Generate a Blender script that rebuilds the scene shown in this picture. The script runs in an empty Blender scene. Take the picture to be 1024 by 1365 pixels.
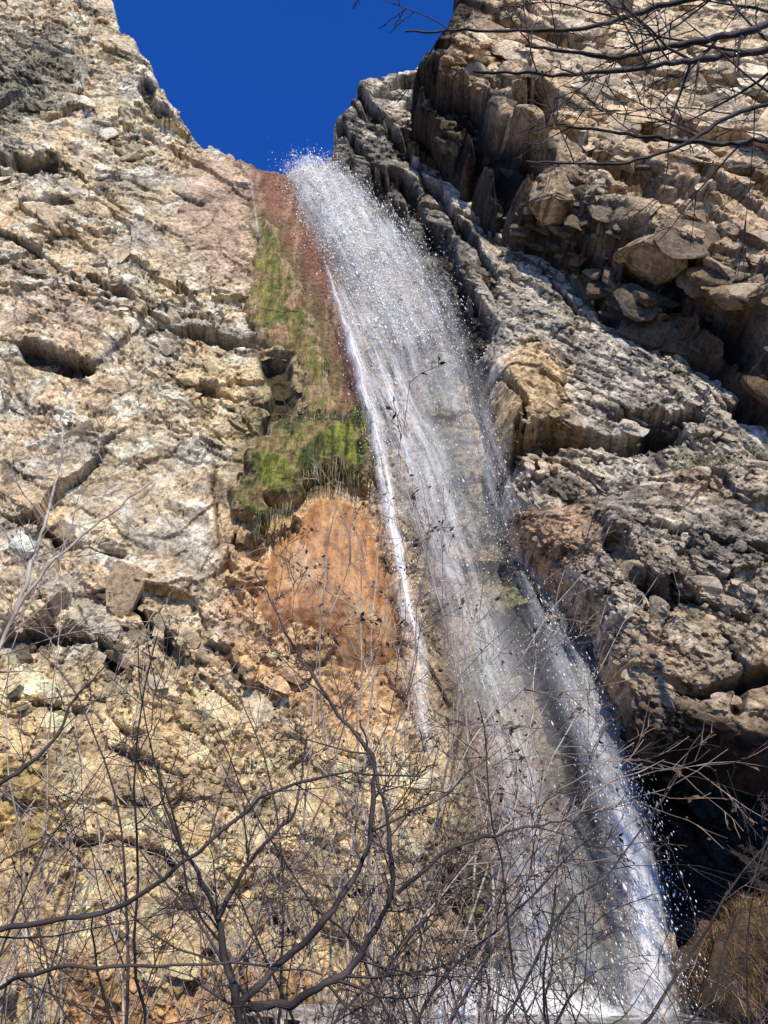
import bpy, math, random, bmesh
import numpy as np
RES = 0.95
nr_ = np.random.RandomState(5)
PITCH = math.radians(28); FPX = 986.0
CP, SP = math.cos(PITCH), math.sin(PITCH)
CAMZ = 1.6
# ---------------------------------------------------------------- image pixel to plane helpers
def ray(u, v):
    a = (u-512)/FPX; b = (682.5-v)/FPX
    return a, CP-b*SP, SP+b*CP
class Plane:
    """steep rock plane y = y0 + k z + m x ; feature positions are image pixels cast along camera rays onto it"""
    def __init__(s, y0, k, m): s.y0, s.k, s.m = y0, k, m
    def at(s, u, v):
        dx, dy, dz = ray(u, v)
        t = (s.y0+CAMZ*s.k)/(dy-s.k*dz-s.m*dx)
        return dx*t, CAMZ+dz*t
    def pts(s, L): return np.array([s.at(p[0], p[1]) for p in L])
    def y(s, x, z): return s.y0+s.k*z+s.m*x
    def n(s):
        v = np.array([s.m, -1.0, s.k]); return v/np.linalg.norm(v)
# ---------------------------------------------------------------- noise
def h32(ix, iy, iz, seed):
    h = (ix.astype(np.int64)*374761393 + iy.astype(np.int64)*668265263 + iz*1442695041 + seed*97531) & 0xFFFFFFFF
    h = h.astype(np.uint32)
    h ^= h >> np.uint32(13); h = h*np.uint32(1274126177); h ^= h >> np.uint32(16)
    h = h*np.uint32(2246822519); h ^= h >> np.uint32(15)
    return h
def r3(h):
    return ((h & 1023)/1023.0).astype(np.float32), (((h >> 10) & 1023)/1023.0).astype(np.float32), (((h >> 20) & 1023)/1023.0).astype(np.float32)
def perlin(x, y, seed=0):
    xi = np.floor(x); yi = np.floor(y); fx = x-xi; fy = y-yi
    u = fx*fx*fx*(fx*(fx*6-15)+10); v = fy*fy*fy*(fy*(fy*6-15)+10)
    def g(ox, oy):
        a, b, _ = r3(h32(xi+ox, yi+oy, 0, seed))
        return (a*2-1)*(fx-ox)+(b*2-1)*(fy-oy)
    a = g(0, 0)*(1-u)+g(1, 0)*u; b = g(0, 1)*(1-u)+g(1, 1)*u
    return (a*(1-v)+b*v)*1.5
def fbm(x, y, seed=0, o=4, ridged=False):
    s = 0; a = 1; t = 0
    for i in range(o):
        n = perlin(x*2**i+i*7.3, y*2**i-i*3.1, seed+i)
        if ridged: n = 1-2*np.abs(n)
        s = s+a*n; t += a; a *= 0.5
    return s/t
def worley(x, y, seed=0):
    xi = np.floor(x); yi = np.floor(y)
    F1 = np.full(x.shape, 9.0, np.float32); F2 = F1.copy()
    H = np.zeros(x.shape, np.uint32); VX = np.zeros(x.shape, np.float32); VY = VX.copy()
    for ox in (-1, 0, 1):
        for oy in (-1, 0, 1):
            h = h32(xi+ox, yi+oy, 0, seed); a, b, c = r3(h)
            dx = (x-(xi+ox+a)).astype(np.float32); dy = (y-(yi+oy+b)).astype(np.float32)
            rx = np.abs(dx+dy*(c-0.5)*0.9); ry = np.abs(dy-dx*(c-0.5)*0.5); d = np.maximum(rx, ry)+0.25*np.minimum(rx, ry)
            m = d < F1
            F2 = np.where(m, F1, np.minimum(F2, d))
            F1 = np.where(m, d, F1); H = np.where(m, h, H); VX = np.where(m, dx, VX); VY = np.where(m, dy, VY)
    return F1, F2, H, VX, VY
def sdist(x, z, poly, closed=True):
    P = np.asarray(poly); n = len(P)
    D = np.full(x.shape, 1e9); inside = np.zeros(x.shape, bool)
    for i in range(n if closed else n-1):
        a = P[i]; b = P[(i+1) % n]; e = b-a
        t = np.clip(((x-a[0])*e[0]+(z-a[1])*e[1])/(e@e+1e-9), 0, 1)
        D = np.minimum(D, np.hypot(x-a[0]-t*e[0], z-a[1]-t*e[1]))
        if closed:
            c = (a[1] > z) != (b[1] > z)
            xx = (b[0]-a[0])*(z-a[1])/((b[1]-a[1]) if abs(b[1]-a[1]) > 1e-9 else 1e-9)+a[0]
            inside ^= c & (x < xx)
    return np.where(inside, D, -D) if closed else D
sstep = lambda a, b, x: (lambda t: t*t*(3-2*t))(np.clip((x-a)/(b-a), 0, 1))
def mix(a, b, f): return a+(np.asarray(b, float)-a)*f[..., None]
# ---------------------------------------------------------------- mesh helpers
COL = bpy.context.scene.collection
def link(o, parent=None):
    COL.objects.link(o)
    if parent: o.parent = parent
    return o
def raw_mesh(name, V, F, smooth=False, col=None, attrs=None, uv=None):
    V = np.asarray(V, np.float32).reshape(-1, 3); F = np.asarray(F, np.int32); k = F.shape[1]
    used = np.unique(F); rem = np.zeros(len(V), np.int32); rem[used] = np.arange(len(used)); V = V[used]; F = rem[F]
    me = bpy.data.meshes.new(name)
    me.vertices.add(len(V)); me.vertices.foreach_set("co", V.ravel())
    me.loops.add(F.size); me.loops.foreach_set("vertex_index", F.ravel())
    me.polygons.add(len(F)); me.polygons.foreach_set("loop_start", np.arange(0, F.size, k, dtype=np.int32))
    me.polygons.foreach_set("loop_total", np.full(len(F), k, np.int32))
    me.polygons.foreach_set("use_smooth", np.full(len(F), smooth, bool))
    if col is not None:
        c = np.ones((len(V), 4), np.float32); c[:, :3] = np.clip(col.reshape(-1, 3)[used], 0, 1)
        a = me.attributes.new("tint", 'FLOAT_COLOR', 'POINT'); a.data.foreach_set("color", c.ravel())
    for n, arr in (attrs or {}).items():
        a = me.attributes.new(n, 'FLOAT', 'POINT'); a.data.foreach_set("value", np.asarray(arr, np.float32).ravel()[used])
    if uv is not None:
        l = me.uv_layers.new(name="flow"); l.data.foreach_set("uv", uv.reshape(-1, 2)[used][F.ravel()].astype(np.float32).ravel())
    me.update(calc_edges=True); me.validate()
    return me
def grid_faces(nr, nc, keep=None):
    i = np.arange(nr*nc).reshape(nr, nc)
    F = np.stack([i[:-1, :-1], i[:-1, 1:], i[1:, 1:], i[1:, :-1]], -1)
    if keep is not None:
        k = keep[:-1, :-1] & keep[:-1, 1:] & keep[1:, 1:] & keep[1:, :-1]; return F[k]
    return F.reshape(-1, 4)
def info(o, label, cat, kind=None, group=None):
    o["label"] = label; o["category"] = cat
    if kind: o["kind"] = kind
    if group: o["group"] = group
def ico(n):
    bm = bmesh.new(); bmesh.ops.create_icosphere(bm, subdivisions=n, radius=1); V = np.array([q.co[:] for q in bm.verts]); F = np.array([[w.index for w in f.verts] for f in bm.faces]); bm.free(); return V, F
ICO = {n: ico(n) for n in (2, 3)}
def chip(B, sub, R, cuts=10, p=0.5):
    """B angular broken-rock solids made by slicing a rounded block with random planes"""
    V0, F0 = ICO[sub]; K = np.sign(V0)*np.abs(V0)**p
    V = np.repeat(K[None], B, 0)
    for _ in range(cuts):
        n = R.normal(0, 1, (B, 3)); n /= np.linalg.norm(n, axis=1)[:, None]; d = R.uniform(0.42, 0.8, B)
        ex = np.maximum(0, np.einsum('bij,bj->bi', V, n)-d[:, None]); V = V-ex[..., None]*n[:, None]
    return V, F0
def add_blocks(Vg, Cg, n, ang, specs, seed, mask, sink=(0.55, 1.0), wob=0.12):
    """broken blocks rooted in the rock face, bedded along the strata direction"""
    R = np.random.RandomState(seed); Vf = Vg.reshape(-1, 3); Cf = Cg.reshape(-1, 3); w = mask.ravel().astype(float); w = w/w.sum(); cdf = np.cumsum(w)
    lum = Cf.mean(1); OV = []; OF = []; OC = []; base = 0
    for cnt, size, asp, sub in specs:
        idx = np.minimum(np.searchsorted(cdf, R.rand(cnt)), len(cdf)-1); V, F0 = chip(cnt, sub, R)
        s = size*np.exp(np.clip(R.normal(0, 0.4, cnt), -1, 0.55))
        e1 = np.array([math.cos(ang), 0, math.sin(ang)]); e1 = e1-n*(e1@n)
        E1 = e1[None]+R.normal(0, wob, (cnt, 3)); E1 /= np.linalg.norm(E1, axis=1)[:, None]
        E2 = n[None]+R.normal(0, wob*1.2, (cnt, 3)); E2 -= E1*(E1*E2).sum(1)[:, None]; E2 /= np.linalg.norm(E2, axis=1)[:, None]; E3 = np.cross(E1, E2)
        a = np.array(asp)[None]*np.exp(R.normal(0, 0.22, (cnt, 3)))*s[:, None]
        W = V[..., 0:1]*(E1*a[:, 0:1])[:, None]+V[..., 1:2]*(E2*a[:, 1:2])[:, None]+V[..., 2:3]*(E3*a[:, 2:3])[:, None]
        W = W+(Vf[idx]-n*(a[:, 1:2]*0.8*R.uniform(*sink, (cnt, 1))))[:, None]
        c = Cf[idx]; c = c*np.maximum(1, 0.20/np.maximum(lum[idx], 0.02))[:, None]**0.6*R.uniform(0.85, 1.12, (cnt, 1))
        nv = V.shape[1]; OV.append(W.reshape(-1, 3)); OC.append(np.repeat(c, nv, 0)); OF.append(((np.arange(cnt)*nv)[:, None, None]+F0[None]).reshape(-1, 3)+base); base += cnt*nv
    return np.concatenate(OV), np.concatenate(OF), np.concatenate(OC)
def rock_mesh(name, V, F4, C, blk, mat, smooth=False):
    V = V.reshape(-1, 3); C = C.reshape(-1, 3)
    if blk is None: me = raw_mesh(name, V, F4, smooth, C)
    else:
        F3 = np.concatenate([F4[:, [0, 1, 2]], F4[:, [0, 2, 3]], blk[1]+len(V)]); me = raw_mesh(name, np.concatenate([V, blk[0]]), F3, smooth, np.concatenate([C, blk[2]]))
    me.materials.append(mat); return link(bpy.data.objects.new(name, me))
# ---------------------------------------------------------------- materials
def nt(name):
    m = bpy.data.materials.new(name); m.use_nodes = True; t = m.node_tree; t.nodes.clear()
    return m, t, (lambda k, **kw: (lambda n: ([setattr(n, a, b) for a, b in kw.items()], n)[1])(t.nodes.new(k)))
def rock_mat(name, rough=0.85, bump=0.5, contrast=0.55, spec=0.25, stretch=(1, 1, 1), scale=11):
    m, t, N = nt(name); L = t.links.new
    out = N('ShaderNodeOutputMaterial'); b = N('ShaderNodeBsdfPrincipled'); L(b.outputs[0], out.inputs[0])
    b.inputs['Roughness'].default_value = rough; b.inputs['Specular IOR Level'].default_value = spec
    tc = N('ShaderNodeTexCoord'); mp = N('ShaderNodeMapping'); mp.inputs['Scale'].default_value = stretch; L(tc.outputs['Object'], mp.inputs[0])
    at = N('ShaderNodeAttribute', attribute_name="tint")
    n1 = N('ShaderNodeTexNoise'); n1.inputs['Scale'].default_value = scale; n1.inputs['Detail'].default_value = 7; n1.inputs['Roughness'].default_value = 0.8; L(mp.outputs[0], n1.inputs[0])
    r1 = N('ShaderNodeMapRange'); r1.inputs[1].default_value = 0.36; r1.inputs[2].default_value = 0.58; r1.inputs[3].default_value = 1-contrast; r1.inputs[4].default_value = 1+contrast*0.6; L(n1.outputs[0], r1.inputs[0])
    n3 = N('ShaderNodeTexNoise'); n3.inputs['Scale'].default_value = 1.8; n3.inputs['Detail'].default_value = 5; n3.inputs['Roughness'].default_value = 0.7; L(tc.outputs['Object'], n3.inputs[0])
    r3_ = N('ShaderNodeMapRange'); r3_.inputs[1].default_value = 0.35; r3_.inputs[2].default_value = 0.60; r3_.inputs[3].default_value = 1-contrast*0.6; r3_.inputs[4].default_value = 1.22; L(n3.outputs[0], r3_.inputs[0])
    mm = N('ShaderNodeMath', operation='MULTIPLY'); L(r1.outputs[0], mm.inputs[0]); L(r3_.outputs[0], mm.inputs[1])
    vm = N('ShaderNodeVectorMath', operation='SCALE'); L(at.outputs['Color'], vm.inputs[0]); L(mm.outputs[0], vm.inputs['Scale'])
    L(vm.outputs[0], b.inputs['Base Color'])
    bp = N('ShaderNodeBump'); bp.inputs['Strength'].default_value = bump; bp.inputs['Distance'].default_value = 0.12; L(n1.outputs[0], bp.inputs['Height']); L(bp.outputs[0], b.inputs['Normal'])
    return m
def bark_mat(name, c1, c2, rough=0.8):
    m, t, N = nt(name); L = t.links.new
    out = N('ShaderNodeOutputMaterial'); b = N('ShaderNodeBsdfPrincipled'); L(b.outputs[0], out.inputs[0]); b.inputs['Roughness'].default_value = rough
    tc = N('ShaderNodeTexCoord'); n1 = N('ShaderNodeTexNoise'); n1.inputs['Scale'].default_value = 4; n1.inputs['Detail'].default_value = 4; L(tc.outputs['Object'], n1.inputs[0])
    r = N('ShaderNodeValToRGB'); r.color_ramp.elements[0].position = 0.38; r.color_ramp.elements[1].position = 0.62
    r.color_ramp.elements[0].color = (*c1, 1); r.color_ramp.elements[1].color = (*c2, 1); L(n1.outputs[0], r.inputs[0]); L(r.outputs[0], b.inputs['Base Color'])
    return m
def veil_mat(name, sx, sy, lo, hi, col=(0.95, 0.93, 0.86)):
    m, t, N = nt(name); L = t.links.new
    out = N('ShaderNodeOutputMaterial'); mixs = N('ShaderNodeMixShader'); L(mixs.outputs[0], out.inputs[0])
    tr = N('ShaderNodeBsdfTransparent'); d = N('ShaderNodeBsdfDiffuse'); d.inputs[0].default_value = (*col, 1)
    L(tr.outputs[0], mixs.inputs[1]); L(d.outputs[0], mixs.inputs[2])
    uv = N('ShaderNodeUVMap', uv_map="flow"); mp = N('ShaderNodeMapping'); mp.inputs['Scale'].default_value = (sx, sy, 1); L(uv.outputs[0], mp.inputs[0])
    n = N('ShaderNodeTexNoise'); n.inputs['Scale'].default_value = 1; n.inputs['Detail'].default_value = 5; n.inputs['Roughness'].default_value = 0.65; n.inputs['Distortion'].default_value = 0.3; L(mp.outputs[0], n.inputs[0])
    mp2 = N('ShaderNodeMapping'); mp2.inputs['Scale'].default_value = (14, 4, 1); L(uv.outputs[0], mp2.inputs[0])
    n2 = N('ShaderNodeTexNoise'); n2.inputs['Scale'].default_value = 2.2; n2.inputs['Detail'].default_value = 3; n2.inputs['Roughness'].default_value = 0.8; L(mp2.outputs[0], n2.inputs[0])
    av = N('ShaderNodeMath', operation='MULTIPLY_ADD'); L(n2.outputs[0], av.inputs[0]); av.inputs[1].default_value = 0.35
    h = N('ShaderNodeMath', operation='MULTIPLY'); L(n.outputs[0], h.inputs[0]); h.inputs[1].default_value = 0.65; L(h.outputs[0], av.inputs[2])
    r = N('ShaderNodeMapRange'); r.inputs[1].default_value = lo; r.inputs[2].default_value = hi; L(av.outputs[0], r.inputs[0])
    a = N('ShaderNodeAttribute', attribute_name="dens"); mu = N('ShaderNodeMath', operation='MULTIPLY'); mu.use_clamp = True; L(r.outputs[0], mu.inputs[0]); L(a.outputs['Fac'], mu.inputs[1])
    L(mu.outputs[0], mixs.inputs[0])
    return m
M_rockL = rock_mat("tan_rock", contrast=0.56, bump=0.85); M_rockR = rock_mat("grey_rock", bump=0.9, contrast=0.6, scale=9); M_moss = rock_mat("moss", rough=0.85, bump=0.6, contrast=0.6, stretch=(1.6, 1.6, 0.5), scale=8)
M_tufa = rock_mat("tufa", rough=0.35, bump=0.4, contrast=0.30, stretch=(1.5, 1.5, 0.8), scale=14, spec=0.5)
M_bark_grey = bark_mat("pale_bark", (0.26, 0.20, 0.145), (0.58, 0.48, 0.36)); M_bark_dark = bark_mat("dark_bark", (0.014, 0.011, 0.009), (0.07, 0.05, 0.04))
M_bark_red = bark_mat("brown_bark", (0.16, 0.09, 0.06), (0.46, 0.31, 0.21)); M_leaf = bark_mat("dry_leaf", (0.03, 0.02, 0.012), (0.15, 0.085, 0.04))
M_redleaf = bark_mat("red_leaf", (0.22, 0.03, 0.01), (0.35, 0.10, 0.03)); M_grass = bark_mat("dry_grass", (0.11, 0.06, 0.02), (0.34, 0.21, 0.075)); M_green = bark_mat("green_grass", (0.10, 0.11, 0.03), (0.26, 0.24, 0.09))
# ---------------------------------------------------------------- rock relief
def relief(x, z, ang, scales, seed, fine=1.0, layers=(), rmin=0.45, lc=0.85, joints=()):
    c, s = math.cos(ang), math.sin(ang)
    X = x+fbm(x*0.3, z*0.3, seed+50, 2)*0.8; Z = z+fbm(x*0.3+9, z*0.3+4, seed+60, 2)*0.8
    a = X*c+Z*s; b = -X*s+Z*c
    rough = rmin+(1.1-rmin)*sstep(-0.25, 0.25, fbm(x*0.3, z*0.3, seed+61, 3))
    D = np.zeros_like(x); crack = np.zeros_like(x); tone = np.zeros_like(x)
    for i, (Ln, Th, amp, tilt) in enumerate(scales):
        F1, F2, h, vx, vy = worley(a/Ln, b/Th, seed+i*11)
        p, q, r = r3(h)
        e = F2-F1; am = amp*(rough if i else 1)
        D += am*(p*2-1)*0.6+am*tilt*((q*2-1)*vx+(r*2-1.1)*vy*1.2)
        k = np.exp(-(e/0.03)**2)*(r > 0.6)*sstep(0, 0.15, perlin(x*0.7, z*0.7, seed+i)+0.05); D -= am*0.3*k; crack = np.maximum(crack, k*0.7)
        tone += (r-0.5)*0.24
    for j, (T, amp, sw) in enumerate([(T, amp, 0) for T, amp in layers]+[(T, amp, 1) for T, amp in joints]):
        A_, B_ = (a, b) if not sw else (b*0.9+a*0.3, a*0.9-b*0.45)
        t = B_/T+0.9*fbm(A_*0.25/T**0.5, B_*0.5, seed+110+j, 4)+0.12*perlin(A_*2/T**0.5, B_*2, seed+120+j)+0.10*fbm(A_*5, B_*5, seed+125+j, 3); i_ = np.floor(t); f = t-i_
        rr = ((np.sin(i_*127.1+seed)*43758.5) % 1.0); on = sstep(-0.12, 0.10, perlin(A_*(0.35 if not sw else 0.6)+i_*17.3, i_*3.7+B_*0.1, seed+130+j)+(0.05 if not sw else -0.02))
        D += amp*(rr-0.5)*1.2*on+amp*on*(0.5-f)
        k = np.exp(-(f/0.055)**2)+np.exp(-((1-f)/0.03)**2); crack = np.maximum(crack, lc*k*on*(0.5+0.5*rr)); tone += (rr-0.5)*0.22*on; D -= amp*0.35*k*on
    f1 = fbm(a*1.0, b*2.4, seed+70, 5, True); f2 = fbm(a*4, b*9, seed+80, 4, True); f3 = fbm(x*8, z*8, seed+90, 3)
    pit = sstep(0.08, 0.30, f3+0.4*fbm(x*2.5, z*2.5, seed+95, 3))
    D += fine*(0.10*rough*f1+0.05*rough*f2+0.03*f3-0.06*pit*rough)
    tone += 0.45*(f2-0.1)+0.35*f1; crack = np.maximum(crack, pit*0.8*np.minimum(rough, 1))
    return D, crack, tone, a, b, rough
def crease(D, x, z, pl, pts, w, depth, lip=0.3):
    P = pl.pts(pts)
    j = fbm(x*0.8, z*0.8, 33, 5)*2.2*w
    d = sdist(x, z, P, False)+j
    wv = w*(0.45+1.0*sstep(-0.3, 0.3, perlin(x*0.9, z*0.9, 44)))
    D -= depth*np.exp(-(d/wv)**4)
    d2 = sdist(x, z, P+np.array([0, 2.2*w]), False)+j
    D += lip*depth*np.exp(-(d2/(1.8*w))**2)
    return np.exp(-(d/(wv*0.95))**4)
def paint(C, x, z, pl, poly, col, soft=0.3, amt=1.0, jit=0.3, seed=3, fx=1.0, fz=1.0):
    sd = sdist(x, z, pl.pts(poly))+fbm(x*1.5*fx, z*1.5*fz, seed, 5)*jit*1.5
    f = sstep(-soft/2, soft/2, sd)*amt
    lum = (C.mean(-1)/0.33)[..., None]**0.7
    return C+(np.asarray(col, float)*lum-C)*f[..., None]
def rock_colour(x, z, a, b, crack, tone, pal, seed):
    base, warm, grey, pale, dark = [np.array(c, float) for c in pal]
    C = np.ones(x.shape+(3,))*base
    C = mix(C, warm, sstep(-0.1, 0.45, fbm(x*0.5, z*0.5, seed, 4)))
    C = mix(C, grey, sstep(-0.05, 0.35, fbm(x*0.7+5, z*0.7, seed+5, 5)))
    C = mix(C, pale, sstep(0.03, 0.23, fbm(x*1.6, z*1.6, seed+9, 6))*0.75)
    C = mix(C, dark, sstep(0.12, 0.28, fbm(a*1.2, b*2.6, seed+15, 6))*0.75)
    C = C*np.clip(1+tone*0.6, 0.3, 1.6)[..., None]
    return C*(1-0.9*np.clip(crack, 0, 1))[..., None]  # cracks and pits darkened in the tint: dirt plus painted shade
def sheet_patch(name, pl, poly_px, step, w, back, ang, scales, seed, pal, mat, fine=1.0, jit=0.25, extra=None, bulge=0.0, smooth=False, sharp=None, blocks=None, jf=0.9, layers=(), joints=(), keepd=0.5):
    P = pl.pts(poly_px); step = step/RES
    x0, z0 = P.min(0)-0.3; x1, z1 = P.max(0)+0.3
    nc = int((x1-x0)/step)+2; nr = int((z1-z0)/step)+2
    x, z = np.meshgrid(np.linspace(x0, x1, nc), np.linspace(z0, z1, nr))
    sd = sdist(x, z, P)+fbm(x*jf, z*jf, seed+200, 6)*jit
    D, cr, tone, a, b, rough = relief(x, z, ang, scales, seed, fine, layers, joints=joints)
    C = rock_colour(x, z, a, b, cr, tone, pal, seed+300)
    bk = back; bmask = (sd > 0.12)*(0.03+sstep(0.6, 1.1, rough))
    if sharp is not None:
        ds = sdist(x, z, pl.pts(sharp), False); f = sstep(0.3, 3.0, ds); w = 0.35+(w-0.35)*f; bk = 1.2+(back-1.2)*f; bmask = bmask*(ds > 1.1)
    q = np.clip(sd/w, 0, 1); prof = np.sqrt(1-(1-q)**2)
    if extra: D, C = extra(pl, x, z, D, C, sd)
    D = D*(keepd+(1-keepd)*prof)-bk*(1-prof)+bulge*sstep(0, (w if np.isscalar(w) else 1)*3, sd)
    n = pl.n(); Y = pl.y(x, z)
    V = np.stack([x+n[0]*D, Y+n[1]*D, z+n[2]*D], -1)
    blk = add_blocks(V, C, n, ang, blocks, seed+500, bmask) if blocks else None
    return rock_mesh(name, V, grid_faces(nr, nc, sd > -0.06), C, blk, mat, smooth)
# ================================================================ LEFT / BACK CLIFF
PL = Plane(11.6, 0.15, 0.10)
TAN = [(0.66, 0.51, 0.30), (0.66, 0.47, 0.26), (0.54, 0.46, 0.33), (0.88, 0.77, 0.57), (0.15, 0.11, 0.07)]
TUFA = [(318, 785), (328, 730), (362, 675), (415, 626), (482, 630), (520, 680), (545, 760), (556, 830), (540, 880), (470, 885), (385, 865), (332, 835)]
def left_cliff():
    nc = int(900*RES); nr = int(1050*RES); z0, z1 = -0.6, 38.0
    zz = np.linspace(0, 1, nr)**1.25*(z1-z0)+z0; ss = np.linspace(-1, 1, nc)
    z = np.repeat(zz[:, None], nc, 1); x = ss[None, :]*(7.5+0.30*np.maximum(z, 0))
    ANG = math.radians(-30)
    D, cr, tone, a, b, rough = relief(x, z, ANG, [(3.0, 2.6, 0.24, 1.2), (1.3, 1.1, 0.14, 1.3), (0.6, 0.42, 0.07, 1.4), (0.22, 0.16, 0.034, 1.5)], 11, layers=((1.1, 0.06),), lc=0.5, joints=((1.5, 0.13), (0.5, 0.05)))
    C = rock_colour(x, z, a, b, cr, tone, TAN, 21)
    for pts, w, dp in [([(-20, 225), (30, 222), (62, 232)], 0.18, 0.5), ([(20, 285), (60, 272), (95, 275)], 0.13, 0.35),
        ([(120, 375), (170, 400), (215, 428), (300, 455), (362, 460)], 0.12, 0.45), ([(-20, 300), (40, 330), (110, 385)], 0.08, 0.25),
        ([(0, 455), (60, 480), (110, 500)], 0.14, 0.4), ([(225, 165), (200, 140), (190, 100)], 0.15, 0.4), ([(230, 255), (265, 270)], 0.10, 0.25),
        ([(366, 485), (374, 520), (366, 568)], 0.26, 1.0), ([(270, 520), (330, 530), (370, 570)], 0.08, 0.3),
        ([(20, 860), (70, 835), (130, 850), (150, 880)], 0.14, 0.5), ([(170, 790), (200, 830), (240, 880)], 0.10, 0.4), ([(320, 640), (318, 700), (300, 760)], 0.10, 0.4),
        ([(140, 990), (240, 1040), (340, 1050)], 0.05, 0.2), ([(40, 1130), (160, 1120), (250, 1160)], 0.05, 0.2), ([(350, 1130), (430, 1180), (520, 1190)], 0.05, 0.2),
        ([(0, 930), (100, 945), (190, 985)], 0.06, 0.25), ([(0, 690), (80, 720), (160, 735)], 0.06, 0.25), ([(240, 830), (300, 870), (330, 930)], 0.06, 0.25)]:
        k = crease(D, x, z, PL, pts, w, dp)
        C = C*(1-0.9*k)[..., None]  # shade under ledges and in recesses painted into the tint too
    pc = lambda *k, **q: paint(C, x, z, PL, *k, **q)
    sm = sstep(-0.4, 0.8, sdist(x, z, PL.pts([(255, 200), (340, 220), (470, 540), (560, 900), (330, 760), (330, 430), (240, 400), (200, 260)]))+fbm(x, z, 71, 3)*0.5)
    D = D*(1-0.5*sm)
    C = pc([(255, 200), (335, 222), (345, 330), (330, 400), (235, 300)], (0.42, 0.28, 0.18), soft=0.6, amt=0.75)
    st = sdist(x, z, PL.pts([(332, 222), (390, 230), (435, 310), (480, 440), (510, 555), (448, 556), (420, 450), (378, 350), (345, 280)]))
    D = D*(1-0.93*sstep(-0.3, 0.2, st))
    C = mix(C, (0.28, 0.13, 0.075), sstep(-0.35, 0.25, st+fbm(x*3, z*0.5, 78, 4)*0.4)*0.98); C = mix(C, (0.42, 0.26, 0.16), sstep(-0.1, 0.2, st)*sstep(0.0, 0.25, fbm(x*4, z*0.4, 79, 4)))
    C = pc([(235, 480), (330, 480), (330, 560), (300, 600), (265, 560)], (0.56, 0.40, 0.18), soft=0.6, amt=0.6)
    C = pc([(-50, 120), (40, 60), (100, 40), (120, 90), (40, 180), (-50, 230)], (0.13, 0.12, 0.08), soft=0.8, amt=0.7, jit=1.6)
    C = pc([(20, 400), (110, 395), (150, 430), (100, 470), (0, 440)], (0.36, 0.24, 0.16), soft=0.5, amt=0.45)
    C = pc([(-300, 900), (300, 900), (560, 1000), (620, 1400), (-300, 1400)], (0.64, 0.465, 0.22), soft=1.5, amt=0.75, jit=0.8)
    C = pc([(80, 1300), (300, 1310), (420, 1290), (420, 1400), (60, 1400)], (0.42, 0.21, 0.07), soft=0.5, amt=0.7, jit=0.4)
    C = pc([(-50, 1010), (50, 1000), (110, 1100), (60, 1160), (-50, 1180)], (0.40, 0.27, 0.08), soft=0.6, amt=0.7, jit=0.5)
    C = pc([(310, 640), (420, 620), (540, 700), (575, 900), (560, 980), (380, 960), (290, 870)], (0.52, 0.30, 0.13), soft=0.9, amt=0.75, jit=0.5)
    C = pc([(338, 270), (372, 290), (440, 430), (470, 560), (500, 640), (330, 700), (300, 620), (350, 480), (335, 400)], (0.24, 0.185, 0.075), soft=0.5, amt=0.85, jit=0.35)
    wet = sstep(-0.4, 0.5, sdist(x, z, PL.pts([(400, 232), (445, 212), (560, 330), (650, 560), (720, 760), (830, 1000), (1000, 1250), (1100, 1420), (590, 1420), (590, 1000), (560, 800), (530, 640), (490, 470), (430, 320)]))+fbm(x, z*0.4, 77, 4)*0.4)
    wc = mix(np.ones_like(C)*np.array([0.24, 0.175, 0.11]), (0.10, 0.115, 0.045), sstep(-0.1, 0.3, fbm(x*1.2, z*0.5, 81, 4)))
    wc = mix(wc, (0.34, 0.205, 0.125), sstep(0.1, 0.4, fbm(x*1.0+4, z*0.5, 85, 4)))*np.clip(C.mean(-1)/0.38, 0.3, 1.4)[..., None]
    C = C*(1-wet*0.9)[..., None]+wc*(wet*0.9)[..., None]
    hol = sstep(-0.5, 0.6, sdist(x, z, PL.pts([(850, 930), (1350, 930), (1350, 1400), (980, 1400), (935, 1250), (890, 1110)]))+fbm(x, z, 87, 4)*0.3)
    D = D-3.6*hol; C = C*(1-0.95*hol)[..., None]  # hollow cut back, and its deep shade painted into the tint
    sk = PL.pts([(60, -70), (150, 0), (158, 40), (185, 70), (208, 108), (232, 150), (262, 195), (300, 207), (332, 221), (378, 231), (440, 214), (480, 240), (620, 330)])
    o = np.argsort(sk[:, 0]); H = np.interp(x, sk[o, 0], sk[o, 1])+fbm(x*1.5, x*0+2, 9, 5)*0.4
    H = np.where(x < sk[o, 0][0]-0.3, 39.0, H)
    e = np.maximum(0, z-H); Zc = np.where(e > 0, H-0.3*e, z); Y = PL.y(x, np.minimum(z, H))+e*1.2
    n = PL.n()
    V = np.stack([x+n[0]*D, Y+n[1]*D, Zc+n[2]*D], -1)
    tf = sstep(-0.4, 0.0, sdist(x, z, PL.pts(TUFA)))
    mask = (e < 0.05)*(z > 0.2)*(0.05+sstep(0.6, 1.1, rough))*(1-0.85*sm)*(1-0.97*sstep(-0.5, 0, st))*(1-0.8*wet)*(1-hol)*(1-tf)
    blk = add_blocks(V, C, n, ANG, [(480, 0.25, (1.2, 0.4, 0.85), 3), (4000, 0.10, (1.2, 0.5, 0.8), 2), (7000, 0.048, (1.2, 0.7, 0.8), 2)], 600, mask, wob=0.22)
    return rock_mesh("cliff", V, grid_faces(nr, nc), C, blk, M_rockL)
o = left_cliff(); info(o, "tan fractured limestone cliff with wet face behind the waterfall", "cliff", "structure")
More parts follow.
